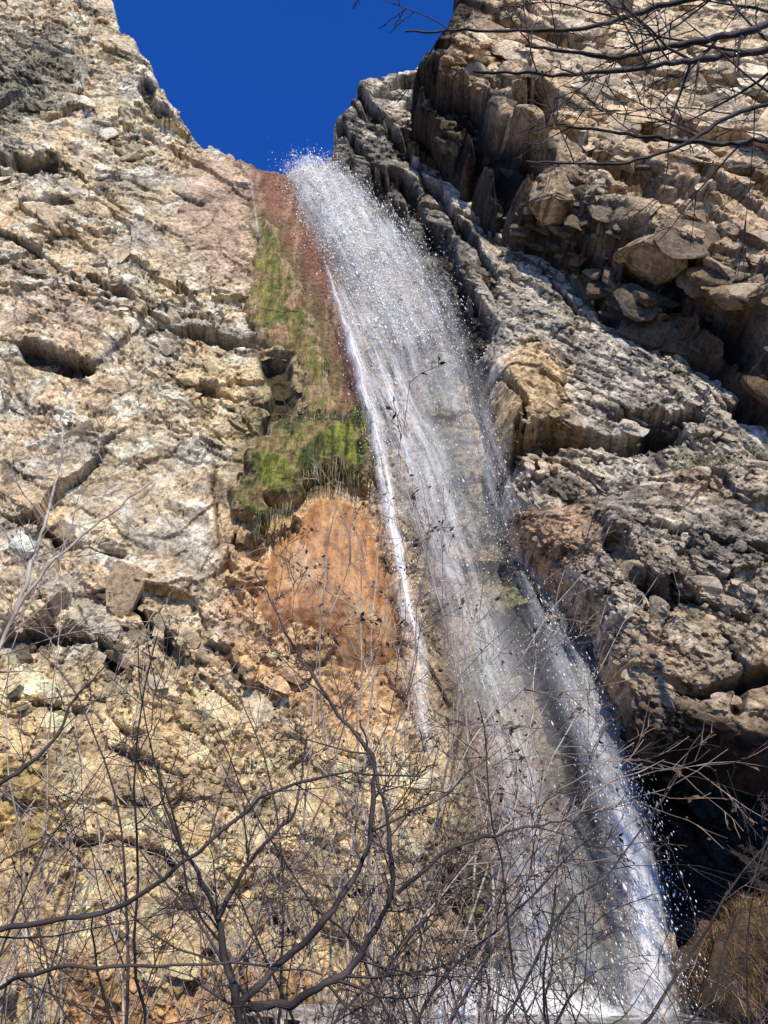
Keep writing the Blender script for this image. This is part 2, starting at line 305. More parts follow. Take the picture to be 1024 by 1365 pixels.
# ================================================================ RIGHT CLIFFS
GREY = [(0.53, 0.45, 0.33), (0.57, 0.43, 0.26), (0.44, 0.39, 0.305), (0.80, 0.70, 0.53), (0.07, 0.06, 0.045)]
BRN = [(0.60, 0.42, 0.235), (0.64, 0.41, 0.19), (0.48, 0.38, 0.25), (0.80, 0.62, 0.40), (0.045, 0.032, 0.022)]
P1 = Plane(10.75, 0.15, -0.12)
EDGE = [(552, 110), (604, 162), (655, 218), (700, 260), (750, 290), (800, 330), (850, 388), (905, 408), (960, 450), (1020, 505), (1120, 580)]
def ex1(pl, x, z, D, C, sd):
    for pts, w, dp in [([(470, 120), (530, 195), (590, 265), (640, 330), (660, 400)], 0.14, 0.45), ([(530, 240), (585, 325), (625, 395), (640, 450)], 0.22, 0.7), ([(455, 170), (500, 230), (545, 300)], 0.15, 0.45),
        ([(650, 620), (740, 590), (830, 600), (900, 585)], 0.14, 0.7), ([(700, 470), (760, 440), (850, 450), (940, 540)], 0.05, 0.25),
        ([(820, 560), (880, 575), (930, 555)], 0.09, 0.5), ([(700, 330), (800, 400), (900, 480), (1000, 560)], 0.045, 0.2), ([(665, 500), (700, 560), (690, 600)], 0.09, 0.4), ([(670, 290), (760, 370), (860, 450), (980, 560)], 0.04, 0.2),
        ([(720, 520), (800, 530), (860, 580), (960, 590)], 0.05, 0.25), ([(600, 200), (680, 300), (740, 380), (820, 450)], 0.04, 0.2)]:
        k = crease(D, x, z, pl, pts, w, dp); C = C*(1-0.88*k)[..., None]  # shade of gullies and ledge undersides painted along each crease
    k = crease(D, x, z, pl, EDGE, 0.75, 1.9, 0.0); C = C*(1-0.95*k)[..., None]  # cleft below the upper block: its shadow is painted near black as well
    nb = sdist(x, z, pl.pts([(655, 560), (690, 470), (745, 470), (770, 560), (745, 595), (670, 610)])); D = D+0.3*sstep(-0.4, 0.5, nb+fbm(x*1.3, z*1.3, 4, 4)*0.4)
    C = paint(C, x, z, pl, [(650, 530), (700, 460), (760, 500), (760, 600), (680, 610)], (0.54, 0.36, 0.16), soft=0.4, amt=0.75)
    C = paint(C, x, z, pl, [(430, 200), (470, 150), (560, 240), (640, 330), (640, 470), (600, 420), (540, 340)], (0.12, 0.10, 0.075), soft=0.5, amt=0.7, jit=0.9)  # shaded left edge of the slab, painted darker
    C = paint(C, x, z, pl, [(900, 600), (1100, 610), (1100, 650), (920, 640)], (0.24, 0.22, 0.10), soft=0.5, amt=0.6)
    return D, C
poly1 = [(434, 200), (440, 165), (458, 140), (478, 112), (515, 95), (545, 92), (560, 70), (600, 50), (660, 100), (730, 200), (810, 280), (900, 350), (1000, 430), (1180, 560), (1180, 680), (1024, 660), (920, 650), (830, 680), (720, 690), (678, 650), (660, 610), (650, 555), (645, 500), (622, 460), (600, 405), (545, 325), (482, 250), (446, 220)]
SKY1 = [(434, 200), (440, 165), (458, 140), (478, 112), (515, 95), (545, 92), (560, 70)]
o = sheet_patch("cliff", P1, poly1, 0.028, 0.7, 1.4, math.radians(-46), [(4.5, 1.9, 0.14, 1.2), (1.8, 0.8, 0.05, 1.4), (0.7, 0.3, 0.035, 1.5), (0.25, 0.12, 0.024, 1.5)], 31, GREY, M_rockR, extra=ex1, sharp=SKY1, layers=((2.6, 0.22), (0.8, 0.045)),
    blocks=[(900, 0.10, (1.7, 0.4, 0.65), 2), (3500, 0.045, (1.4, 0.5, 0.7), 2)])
info(o, "grey slab cliff with diagonal layered strata beside the waterfall", "cliff", "structure")
P2 = Plane(9.4, 0.12, -0.08)
def ex2(pl, x, z, D, C, sd):
    for pts, w, dp in [([(575, 95), (640, 150), (700, 200), (740, 230)], 0.45, 1.1), ([(690, 140), (760, 200), (850, 240), (930, 300)], 0.34, 1.1), ([(780, 120), (850, 170), (960, 200)], 0.12, 0.5),
        ([(800, 290), (870, 330), (960, 390), (1020, 440)], 0.26, 1.0), ([(640, 60), (700, 110), (720, 160)], 0.16, 0.6), ([(930, 220), (1000, 270), (1060, 330)], 0.18, 0.7), ([(800, 230), (900, 250), (1000, 330)], 0.14, 0.6),
        ([(700, 10), (760, 60), (860, 110), (960, 120)], 0.07, 0.3), ([(860, 20), (930, 80), (1040, 100)], 0.06, 0.25)]:
        k = crease(D, x, z, pl, pts, w, dp, 0.12); C = C*(1-0.93*k)[..., None]  # fissure shade painted into the tint on top of the cut
    C = paint(C, x, z, pl, [(700, -60), (1100, -60), (1100, 200), (900, 180), (760, 120)], (0.72, 0.55, 0.35), soft=0.8, amt=0.6)
    C = C*(0.12+0.88*sstep(0.2, 1.7, sd+fbm(x*1.2, z*1.2, 6, 4)*0.6))[..., None]  # painted shade: tint fades to dark towards the overhanging edge
    return D, C
poly2 = [(540, 106), (552, 76), (582, 40), (602, 8), (612, -30), (640, -90), (1200, -90), (1250, 560), (1060, 500), (960, 420), (900, 380), (850, 372), (800, 318), (745, 272), (690, 250), (650, 205), (600, 150)]
SKY2 = [(540, 106), (552, 76), (582, 40), (602, 8), (612, -30), (640, -90)]
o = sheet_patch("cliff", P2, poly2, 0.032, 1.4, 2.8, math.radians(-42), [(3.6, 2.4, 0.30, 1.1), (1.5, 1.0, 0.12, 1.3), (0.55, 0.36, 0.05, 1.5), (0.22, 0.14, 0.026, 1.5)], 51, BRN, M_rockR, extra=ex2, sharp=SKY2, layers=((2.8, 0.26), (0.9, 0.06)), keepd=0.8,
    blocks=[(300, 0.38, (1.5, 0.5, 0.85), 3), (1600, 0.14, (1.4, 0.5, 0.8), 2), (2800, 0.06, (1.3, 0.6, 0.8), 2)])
info(o, "brown overhanging cliff with broken blocks above the grey slab", "cliff", "structure")
P3 = Plane(10.1, 0.14, -0.20)
LOW3 = [(1300, 1080), (1100, 1050), (1024, 1020), (960, 1000), (905, 995), (868, 1005), (842, 960)]
def ex3(pl, x, z, D, C, sd):
    for pts, w, dp in [([(815, 715), (845, 770), (880, 800)], 0.16, 0.9), ([(860, 810), (920, 800), (1000, 830)], 0.05, 0.3), ([(880, 700), (960, 730), (1040, 740)], 0.05, 0.25), ([(850, 900), (930, 930), (1030, 900)], 0.07, 0.35), ([(880, 740), (900, 800), (880, 860)], 0.04, 0.25), ([(960, 840), (990, 900), (980, 950)], 0.05, 0.25)]:
        k = crease(D, x, z, pl, pts, w, dp); C = C*(1-0.9*k)[..., None]  # crevice shade painted into the tint here too
    C = C*np.array([0.92, 0.88, 0.82])
    C = paint(C, x, z, pl, [(690, 670), (800, 640), (800, 720), (740, 760), (680, 730)], (0.38, 0.20, 0.09), soft=0.5, amt=0.6)
    C = paint(C, x, z, pl, [(790, 860), (860, 850), (1100, 930), (1100, 1080), (830, 1010)], (0.42, 0.28, 0.15), soft=0.6, amt=0.6)
    C = C*(0.10+0.90*sstep(0.15, 0.6, sdist(x, z, pl.pts(LOW3), False)+fbm(x*2, z*2, 3, 3)*0.25))[..., None]  # shade of the underside painted along the lower lip
    return D, C
poly3 = [(676, 672), (720, 660), (800, 640), (860, 615), (930, 598), (1050, 610), (1220, 640)]+LOW3+[(820, 890), (795, 810), (750, 760), (704, 722)]
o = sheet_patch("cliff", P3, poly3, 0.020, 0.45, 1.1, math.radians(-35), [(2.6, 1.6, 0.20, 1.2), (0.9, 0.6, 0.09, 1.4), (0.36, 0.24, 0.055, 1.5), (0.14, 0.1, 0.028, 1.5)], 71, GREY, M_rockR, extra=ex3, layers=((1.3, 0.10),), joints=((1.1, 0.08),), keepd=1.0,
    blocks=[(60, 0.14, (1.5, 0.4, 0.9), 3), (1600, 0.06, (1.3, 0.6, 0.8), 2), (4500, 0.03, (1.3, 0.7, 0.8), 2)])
info(o, "rough grey rock mass overhanging a dark hollow near the pool", "cliff", "structure")
# ================================================================ MOSS AND TUFA
PM = Plane(11.46, 0.15, 0.10)
def streak(pl, x, z, D, C, sd, ca, cb, cc, seed, cells=0.15, g=1.0, fade=0.3, cct=0.0):
    s = fbm(x*5, z*0.6, seed, 5); D2 = g*(0.10*fbm(x*3.2, z*0.45, seed+5, 4, True)+0.05*fbm(x*12, z*2, seed+8, 3, True))+0.06*fbm(x*3, z*3, seed+11, 4)
    Cc = np.ones_like(C)*np.array(ca); Cc = mix(Cc, cb, sstep(-0.15, 0.25, s)); Cc = mix(Cc, cc, sstep(cct, cct+0.25, fbm(x*1.6, z*1.1, seed+3, 5)))
    Cc = Cc*(0.75+0.6*fbm(x*9, z*4, seed+30, 3)+1.5*D2)[..., None]
    f = sstep(-0.05, fade, sd+fbm(x*2.5, z*2.5, seed+40, 4)*0.4)[..., None]
    return D*cells+D2, C*(1-f)+Cc*f
sc = [(1.0, 0.8, 0.12, 1.0), (0.3, 0.3, 0.05, 1.0)]
OLV = [(0.32, 0.23, 0.11), (0.36, 0.23, 0.12), (0.26, 0.20, 0.11), (0.42, 0.31, 0.19), (0.06, 0.05, 0.03)]
mc = sheet_patch("moss_curtain", PM, [(340, 330), (350, 288), (370, 300), (388, 352), (412, 400), (430, 450), (444, 505), (455, 558), (430, 562), (405, 556), (396, 500), (392, 470), (376, 462), (350, 466), (328, 420), (334, 370)], 0.020, 0.25, 0.25, 0, sc, 91, OLV, M_moss, jit=0.35, jf=1.3,
    extra=lambda pl, x, z, D, C, sd: streak(pl, x, z, D, C, sd, (0.27, 0.215, 0.06), (0.12, 0.14, 0.03), (0.36, 0.22, 0.11), 93, cct=-0.05, g=0.6))
info(mc, "olive and brown moss curtain draped over the wet rock", "moss", "structure")
ms = sheet_patch("moss_shelf", Plane(11.2, 0.15, 0.10), [(305, 645), (325, 605), (370, 562), (430, 548), (492, 545), (500, 590), (490, 650), (450, 625), (410, 640), (395, 690), (365, 670), (340, 720), (322, 690)], 0.018, 0.3, 0.5, 0, sc, 95, OLV, M_moss, jit=0.6, jf=1.5,
    extra=lambda pl, x, z, D, C, sd: streak(pl, x, z, D+0.3*fbm(x*1.5, z*6, 3, 4), C, sd, (0.22, 0.225, 0.04), (0.045, 0.06, 0.015), (0.28, 0.20, 0.08), 97, cct=-0.01))
info(ms, "bright green moss shelf dripping above the orange tufa", "moss", "structure")
o = sheet_patch("tufa_mound", Plane(11.1, 0.15, 0.10), TUFA, 0.022, 1.7, 1.3, 0, [(1.2, 0.9, 0.10, 0.9), (0.35, 0.25, 0.04, 1)], 99, TAN, M_tufa, jit=0.2, bulge=0.3, smooth=True,
    extra=lambda pl, x, z, D, C, sd: streak(pl, x, z, D, C, sd, (0.57, 0.29, 0.105), (0.46, 0.195, 0.06), (0.60, 0.36, 0.17), 101, 0.25, 0.45, 0.4, 0.14))
info(o, "smooth orange tufa mound beside the falling water", "rock", "structure")
# ================================================================ BOULDERS
def boulder(pl, u, v, size, col, seed, label, tilt=0):
    R = np.random.RandomState(seed); V0, F = ico(5); K = np.sign(V0)*np.abs(V0)**0.45
    for _ in range(18):
        n = R.normal(0, 1, 3); n /= np.linalg.norm(n); d = R.uniform(0.5, 0.85); K = K-np.maximum(0, K@n-d)[:, None]*n
    K = K*(1+0.09*fbm(V0[:, 0]*4+V0[:, 1]*3, V0[:, 2]*4, seed, 4, True)+0.04*fbm(V0[:, 0]*12+V0[:, 1]*9, V0[:, 2]*12, seed, 3))[:, None]
    V2 = K*np.array(size); ca, sa = math.cos(tilt), math.sin(tilt); x, z = V2[:, 0].copy(), V2[:, 2].copy(); V2[:, 0] = x*ca-z*sa; V2[:, 2] = x*sa+z*ca
    C = np.ones((len(V0), 3))*np.array(col); C = mix(C, (0.66, 0.53, 0.36), sstep(0.1, 0.3, fbm(V0[:, 0]*3, V0[:, 2]*3+V0[:, 1], seed+4, 4))*0.6); C = mix(C, (0.08, 0.055, 0.035), sstep(0.02, 0.2, fbm(V0[:, 0]*4+3, V0[:, 2]*6+V0[:, 1], seed+5, 4))*0.8)
    me = raw_mesh("boulder", V2, F, False, C); me.materials.append(M_rockR)
    ob = link(bpy.data.objects.new("boulder", me)); X, Z = pl.at(u, v); ob.location = (X, pl.y(X, Z), Z); info(ob, label, "rock"); return ob
PB = Plane(10.0, 0.12, -0.10)
boulder(PB, 755, 272, (0.8, 0.75, 0.52), (0.58, 0.41, 0.23), 23, "brown boulder wedged in the diagonal cleft", tilt=-0.35)
boulder(PB, 868, 348, (1.0, 0.85, 0.45), (0.56, 0.40, 0.23), 31, "blocky brown boulder jammed under the overhang", tilt=-0.5)
# ================================================================ GROUND, POOL
def ground_h(x, y):
    h = 0.12*fbm(x*0.4, y*0.4, 8, 4)+0.04*fbm(x*2, y*2, 9, 3)
    h = h+(1.6+0.8*fbm(x*0.9, y*0.9, 6, 5))*sstep(2.9, 4.8, x+0.4*fbm(x, y, 5, 3))*sstep(7.2, 9.6, y)*(1-sstep(16, 22, y))+0.9*np.exp(-((x+6.5)/2.6)**2-((y-9.5)/2.5)**2)
    return h-0.15
u_ = np.linspace(-1, 1, 401); sx = 9*u_+111*np.sign(u_)*np.abs(u_)**7
gx, gy = np.meshgrid(sx, sx+6); gz = ground_h(gx, gy)
gc = mix(np.ones(gx.shape+(3,))*np.array([0.14, 0.09, 0.05]), (0.06, 0.042, 0.026), sstep(-0.1, 0.3, fbm(gx*2, gy*2, 4, 4)))
me = raw_mesh("ground", np.stack([gx, gy, gz], -1), grid_faces(401, 401), True, gc); me.materials.append(M_rockL)
o = link(bpy.data.objects.new("ground", me)); info(o, "stony brown ground with dead leaf litter below the cliffs", "ground", "structure")
m, t, N = nt("pool_water"); out = N('ShaderNodeOutputMaterial'); b = N('ShaderNodeBsdfPrincipled'); t.links.new(b.outputs[0], out.inputs[0]); b.inputs['Roughness'].default_value = 0.15
n = N('ShaderNodeTexNoise'); n.inputs['Scale'].default_value = 3; n.inputs['Detail'].default_value = 8; r = N('ShaderNodeValToRGB'); r.color_ramp.elements[0].position = 0.42; r.color_ramp.elements[1].position = 0.6
r.color_ramp.elements[0].color = (0.12, 0.12, 0.09, 1); r.color_ramp.elements[1].color = (0.8, 0.82, 0.84, 1); t.links.new(n.outputs[0], r.inputs[0]); t.links.new(r.outputs[0], b.inputs['Base Color'])
bp = N('ShaderNodeBump'); bp.inputs['Strength'].default_value = 0.6; t.links.new(n.outputs[0], bp.inputs['Height']); t.links.new(bp.outputs[0], b.inputs['Normal']); M_pool = m
rr, th = np.meshgrid(np.linspace(0.01, 1, 40), np.linspace(0, 2*math.pi, 121)); R = 1+0.15*np.sin(3*th)+0.08*np.sin(7*th+1)
px = 1.6+3.0*rr*R*np.cos(th); py = 10.2+1.9*rr*R*np.sin(th); pz = 0.46+0.04*fbm(px*3, py*3, 2, 3)
me = raw_mesh("pool", np.stack([px, py, pz], -1), grid_faces(121, 40), True); me.materials.append(M_pool)
o = link(bpy.data.objects.new("water_pool", me)); info(o, "foaming plunge pool at the foot of the waterfall", "water", "structure")
# ================================================================ WATERFALL
PW0 = Plane(10.95, 0.155, -0.02); PWR = Plane(10.45, 0.16, -0.05); PW = PW0
def stream(L, n=500):
    c = np.array([PW.at(p[0], p[1]) for p in L]); e = np.array([PW.at(p[0]+p[2], p[1]) for p in L]); hw = e[:, 0]-c[:, 0]
    d = np.array([p[3] for p in L]); s = np.r_[0, np.cumsum(np.hypot(*np.diff(c, axis=0).T))]; q = np.linspace(0, s[-1], n)
    f = lambda a: np.interp(q, s, a)
    k = np.ones(15)/15; sm = lambda a: np.convolve(np.pad(a, 7, 'edge'), k, 'valid')
    return sm(f(c[:, 0])), sm(f(c[:, 1])), sm(f(hw)), sm(f(d)), q
S_main = [(412, 219, 38, 1.0), (435, 250, 50, 1.0), (475, 310, 66, 0.8), (515, 380, 74, 0.48), (548, 460, 76, 0.38), (575, 560, 80, 0.34), (600, 660, 82, 0.32), (625, 760, 80, 0.32), (655, 860, 78, 0.32), (690, 980, 80, 0.33), (718, 1100, 86, 0.38), (740, 1230, 98, 0.48), (756, 1365, 115, 0.8)]
S_left = [(432, 350, 4, 0.3), (452, 410, 7, 0.9), (478, 490, 11, 0.95), (500, 570, 13, 0.95), (515, 650, 14, 1.0), (530, 730, 14, 1.0), (543, 810, 14, 1.0), (556, 880, 17, 0.9), (565, 960, 16, 0.4), (572, 1020, 14, 0.1)]
S_core = [(455, 380, 20, 0.3), (490, 450, 34, 0.8), (525, 540, 44, 0.85), (560, 620, 52, 0.75), (595, 720, 50, 0.58), (625, 820, 44, 0.5), (655, 920, 40, 0.55), (685, 1020, 38, 0.7), (700, 1120, 36, 0.75), (714, 1240, 42, 0.8), (728, 1365, 80, 1.0)]
S_right = [(520, 290, 30, 0.3), (575, 400, 38, 0.4), (615, 500, 38, 0.28), (645, 600, 38, 0.24), (680, 710, 38, 0.24), (722, 800, 38, 0.32), (768, 900, 40, 0.45), (808, 1000, 40, 0.65), (836, 1100, 40, 0.85), (858, 1200, 42, 0.95), (872, 1300, 48, 1.0), (880, 1365, 56, 1.0)]
S_foot = [(580, 1285, 50, 0.0), (640, 1315, 100, 0.7), (690, 1343, 145, 1.0), (720, 1370, 180, 1.0)]
fall = bpy.data.objects.new("waterfall", None); link(fall); X0, Z0 = PW.at(730, 1360); fall.location = (X0, PW.y(X0, Z0), Z0)
info(fall, "white waterfall spraying from the notch down the cliff", "waterfall", "structure")
def addpart(ob): link(ob); ob.parent = fall; ob.matrix_parent_inverse.identity(); ob.location = tuple(-c for c in fall.location); return ob
def veil(L, mat, off, seed, gain=1.0, pw=1.0, wander=0.0):
    x, z, hw, d, q = stream(L); nc = 41; s = np.linspace(-1, 1, nc); x = x+wander*fbm(q*0.9, q*0+seed, 5, 3)
    hw = hw*(1+wander*3.5*fbm(q*1.3, q*0+seed+3, 5, 3))
    X = x[:, None]+s[None]*hw[:, None]; Z = np.repeat(z[:, None], nc, 1); wob = 0.12*fbm(X*2, Z*0.6, seed, 3)
    Y = PW.y(X, Z)+off+wob+0.25*s[None]**2
    taper = np.minimum(1, np.minimum(np.arange(len(q))/12, (len(q)-np.arange(len(q)))/12+0.4))
    A = (1-s[None]**2)**pw*d[:, None]*gain*taper[:, None]*np.maximum(0, 1+1.2*fbm(X*1.5, Z*0.5, seed+2, 3))
    me = raw_mesh("veil", np.stack([X, Y, Z], -1), grid_faces(len(q), nc), True, None, {"dens": A}, np.stack([s[None]*hw[:, None]+0*X, q[:, None]+0*X], -1)); me.materials.append(mat)
    addpart(bpy.data.objects.new("water_veil", me))
V1 = veil_mat("veil_streaks", 6, 0.45, 0.42, 0.68); V2 = veil_mat("veil_mist", 1.2, 0.3, 0.2, 0.7, (0.93, 0.91, 0.84)); V3 = veil_mat("veil_white", 14, 0.8, 0.38, 0.60)
veil(S_main, V2, -0.05, 3, 0.8, 1.5); veil(S_core, V1, -0.2, 5, 1.05, 1.3); veil(S_left, V3, -0.15, 7, 1.15, 1.2, 0.12); veil(S_foot, V2, -0.6, 14, 1.7, 0.8)
veil(S_main[:6], V1, -0.3, 12, 0.9, 1.2)
PW = PWR; veil(S_right, V1, -0.1, 9, 1.0, 1.3); veil(S_right[5:], V2, 0.1, 19, 0.6, 1.2); PW = PW0
def drops(specs):
    global PW
    PS = []; RS = []
    for L, N_, spread, rad, dy, pw_ in specs:
        PW = pw_
        x, z, hw, d, q = stream(L, 800); w = d*(hw+0.3); w = w/w.sum(); i = nr_.choice(len(q), N_, p=w)
        s = nr_.normal(0, spread, N_); jit = nr_.normal(0, 0.08, N_)
        c1 = perlin(x[i]+s*hw[i]*3.0, q[i]*1.6, 5); keep = nr_.rand(N_) < 0.2+1.9*np.clip(c1+0.12, 0, 1); i = i[keep]; s = s[keep]; jit = jit[keep]; n_ = len(i)
        X = x[i]+s*hw[i]; Z = z[i]+jit
        Y = PW.y(X, Z)-0.15+nr_.normal(0, dy, n_); PS.append(np.stack([X, Y, Z], 1)); RS.append(rad*np.exp(nr_.normal(0, 0.5, n_)))
    PW = PW0
    P = np.concatenate(PS); R = np.concatenate(RS)
    ok = P[:, 2] > 0.4; P, R = P[ok], R[ok]
    o6 = np.array([[1, 0, 0], [-1, 0, 0], [0, 1, 0], [0, -1, 0], [0, 0, 1], [0, 0, -1]], float)
    f8 = np.array([[0, 2, 4], [2, 1, 4], [1, 3, 4], [3, 0, 4], [2, 0, 5], [1, 2, 5], [3, 1, 5], [0, 3, 5]])
    sh = np.stack([R, R, R*nr_.uniform(1.0, 3.5, len(R))], 1); V = P[:, None]+o6[None]*sh[:, None]
    V[:, :, 0] -= o6[None, :, 2]*sh[:, 2:3]*0.25
    F = (np.arange(len(P))*6)[:, None, None]+f8[None]
    me = raw_mesh("spray", V, F.reshape(-1, 3), True); return me
m, t, N = nt("spray_drops"); out = N('ShaderNodeOutputMaterial'); b = N('ShaderNodeBsdfPrincipled'); t.links.new(b.outputs[0], out.inputs[0]); b.inputs['Base Color'].default_value = (0.95, 0.92, 0.84, 1); b.inputs['Roughness'].default_value = 0.4
M_drop = m
me = drops([(S_main[:5], 40000, 0.42, 0.0078, 0.2, PW0), (S_main, 14000, 0.5, 0.0044, 0.3, PW0), (S_core, 6000, 0.5, 0.0038, 0.2, PW0), (S_left, 6000, 0.8, 0.0045, 0.1, PW0), (S_right, 14000, 0.55, 0.0046, 0.2, PWR),
    (S_foot, 12000, 0.6, 0.0055, 0.35, PW0)])
me.materials.append(M_drop); ob = addpart(bpy.data.objects.new("water_spray", me)); ob["kind"] = "stuff"
S_t = [(331, 222, 2.5, 0.8), (336, 250, 3, 0.6), (341, 290, 3, 0.6), (345, 320, 3, 0.2)]
PW = Plane(11.3, 0.15, 0.10); veil(S_t, V1, -0.1, 21, 0.8, 0.6); PW = PW0
# ================================================================ WOODY PLANTS
class Tubes:
    def __init__(s): s.V = []; s.F = []; s.n = 0
    def add(s, P, R, k=4):
        P = np.asarray(P, float); n = len(P); T = np.gradient(P, axis=0); T /= np.linalg.norm(T, axis=1)[:, None]+1e-9
        ref = np.array([0.31, 0.17, 0.93]) if abs(T[0, 2]) < 0.8 else np.array([0.93, 0.2, 0.3])
        A = np.cross(T, ref); A /= np.linalg.norm(A, axis=1)[:, None]+1e-9; B = np.cross(T, A)
        th = np.arange(k)*2*math.pi/k
        V = P[:, None]+np.asarray(R)[:, None, None]*(A[:, None]*np.cos(th)[None, :, None]+B[:, None]*np.sin(th)[None, :, None])
        i = s.n+np.arange(n*k).reshape(n, k); j = np.roll(i, -1, 1)
        s.V.append(V.reshape(-1, 3)); s.F.append(np.stack([i[:-1], j[:-1], j[1:], i[1:]], -1).reshape(-1, 4)); s.n += n*k
    def mesh(s, name, mat):
        me = raw_mesh(name, np.concatenate(s.V), np.concatenate(s.F), True); me.materials.append(mat); return me
def fringe(parent, pl, segs, n, mat, seed, lmax):
    R = np.random.RandomState(seed); T = Tubes()
    for _ in range(n):
        (u0, v0), (u1, v1) = segs[R.randint(len(segs))]; f = R.rand(); X, Z = pl.at(u0+(u1-u0)*f, v0+(v1-v0)*f+R.normal(0, 4)); L = lmax*R.uniform(0.2, 1.0)**1.5
        P = np.array([[X+R.normal(0, 0.004)*k, pl.y(X, Z)-0.02, Z+0.15-L*k/5] for k in range(6)]); P[:, 1] += R.normal(0, 0.06)
        T.add(P, np.linspace(0.018, 0.003, 6)*R.uniform(0.4, 1.3), 4)
    c = bpy.data.objects.new("hanging_strand", T.mesh("strand", mat)); link(c, parent); c["kind"] = "stuff"
M_strand = bark_mat("moss_strand", (0.05, 0.05, 0.015), (0.25, 0.21, 0.08))
fringe(mc, PM, [((395, 560), (470, 560)), ((395, 480), (440, 490))], 110, M_strand, 2, 0.6)
fringe(ms, Plane(11.2, 0.15, 0.10), [((405, 632), (455, 622)), ((455, 622), (496, 640)), ((340, 700), (395, 680)), ((380, 572), (490, 560))], 180, M_strand, 3, 0.6)
def unit(v): return v/(np.linalg.norm(v)+1e-9)
def walk(p, d, length, r, R, seg=None, gnarl=0.16, up=0.05, tip=0.25):
    n = seg or max(4, min(10, int(length/0.12))); P = [p.copy()]; st = length/n
    for i in range(n):
        d = unit(d+R.normal(0, gnarl, 3)+np.array([0, 0, up])); p = p+d*st; P.append(p.copy())
    return np.array(P), np.linspace(r, r*tip, n+1)
def ramify(P, Rd, lvl, maxl, R, big, small, leafs, nch, lenf=0.45, up=0.05, minr=0.0022, ang=(0.5, 1.15), flat=0.7, gn=0.15):
    L = np.linalg.norm(np.diff(P, axis=0), axis=1).sum()
    for _ in range(nch):
        f = R.uniform(0.2, 0.98); i = min(int(f*(len(P)-1)), len(P)-2); q = P[i]+(P[i+1]-P[i])*R.rand(); T = unit(P[i+1]-P[i])
        side = R.normal(0, 1, 3); side[1] *= flat; side -= T*(side@T); side = unit(side); a = R.uniform(*ang)
        d = T*math.cos(a)+side*math.sin(a); ln = L*lenf*R.uniform(0.5, 1.3)*(1.1-f*0.6); r = max(minr, Rd[i]*R.uniform(0.4, 0.65))
        C, cr = walk(q, d, ln, r, R, up=up, gnarl=gn)
        cr = np.maximum(cr, minr*0.6); (big if lvl < 1 else small).add(C, cr, 5 if r > 0.012 else 3)
        if leafs is not None and lvl >= maxl-1 and R.rand() < 0.5: leafs.append(C[-1]); leafs.append(C[len(C)//2])
        if lvl < maxl: ramify(C, cr, lvl+1, maxl, R, big, small, leafs, max(2, int(nch*R.uniform(0.5, 0.8))), lenf, up, minr, ang, flat, gn)
def leaf_mesh(pts, R, mat, size=0.02):
    n = len(pts); P = np.array(pts)+R.normal(0, 0.01, (n, 3)); a = R.normal(0, 1, (n, 3)); a /= np.linalg.norm(a, axis=1)[:, None]; b = np.cross(a, R.normal(0, 1, (n, 3))); b /= np.linalg.norm(b, axis=1)[:, None]
    s = size*R.uniform(0.6, 1.3, (n, 1)); V = np.stack([P-a*s, P+b*s*0.5, P+a*s, P-b*s*0.5+np.cross(a, b)*s*0.3], 1); F = np.arange(n*4).reshape(n, 4)
    me = raw_mesh("leaf", V, F); me.materials.append(mat); return me
def make_shrub(seed, h, stems, spread, mats, nch=7, maxl=2, leaves=False, minr=0.004, r0=0.015):
    R = np.random.RandomState(seed); big = Tubes(); small = Tubes(); lf = [] if leaves else None
    for i in range(stems):
        a = R.uniform(0, 2*math.pi); sp = R.uniform(0.1, spread); d = unit(np.array([math.cos(a)*sp, math.sin(a)*sp*0.7, 1.0]))
        hh = h*R.uniform(0.45, 1.05); P, Rd = walk(np.array([math.cos(a)*0.15*R.rand(), math.sin(a)*0.15*R.rand(), 0]), d, hh, r0*R.uniform(0.6, 1.2), R, seg=16, gnarl=0.13, up=0.015)
        big.add(P, Rd, 5); ramify(P, Rd, 0, maxl, R, big, small, lf, nch, 0.44, 0.01, minr)
    return big.mesh("trunk", mats[0]), small.mesh("crown", mats[1]), (leaf_mesh(lf, R, M_leaf, 0.028) if leaves and lf else None)
def place(meshes, loc, rot, sc, name, label, cat, group=None):
    e = bpy.data.objects.new(name, None); link(e); e.location = loc; e.rotation_euler = (0, 0, rot); e.scale = (sc,)*3; info(e, label, cat, None, group)
    for mname, mm in zip(("trunk", "crown", "leaf"), meshes):
        if mm is None: continue
        c = bpy.data.objects.new(mname, mm); link(c, e)
        if mname == "leaf": c["kind"] = "stuff"
    return e
G = [make_shrub(1, 4.8, 7, 0.9, (M_bark_grey, M_bark_grey), nch=6), make_shrub(2, 4.4, 6, 0.95, (M_bark_red, M_bark_red), nch=6), make_shrub(3, 5.6, 7, 0.7, (M_bark_grey, M_bark_red), leaves=True, nch=6), make_shrub(4, 3.6, 6, 1.1, (M_bark_dark, M_bark_dark), nch=6, minr=0.0035, r0=0.018)]
lab = ["pale grey leafless shrub with fine tangled twigs", "reddish brown leafless shrub with thin stems", "leafless shrub with a few dry brown seed heads", "dark leafless low shrub with spreading stems"]
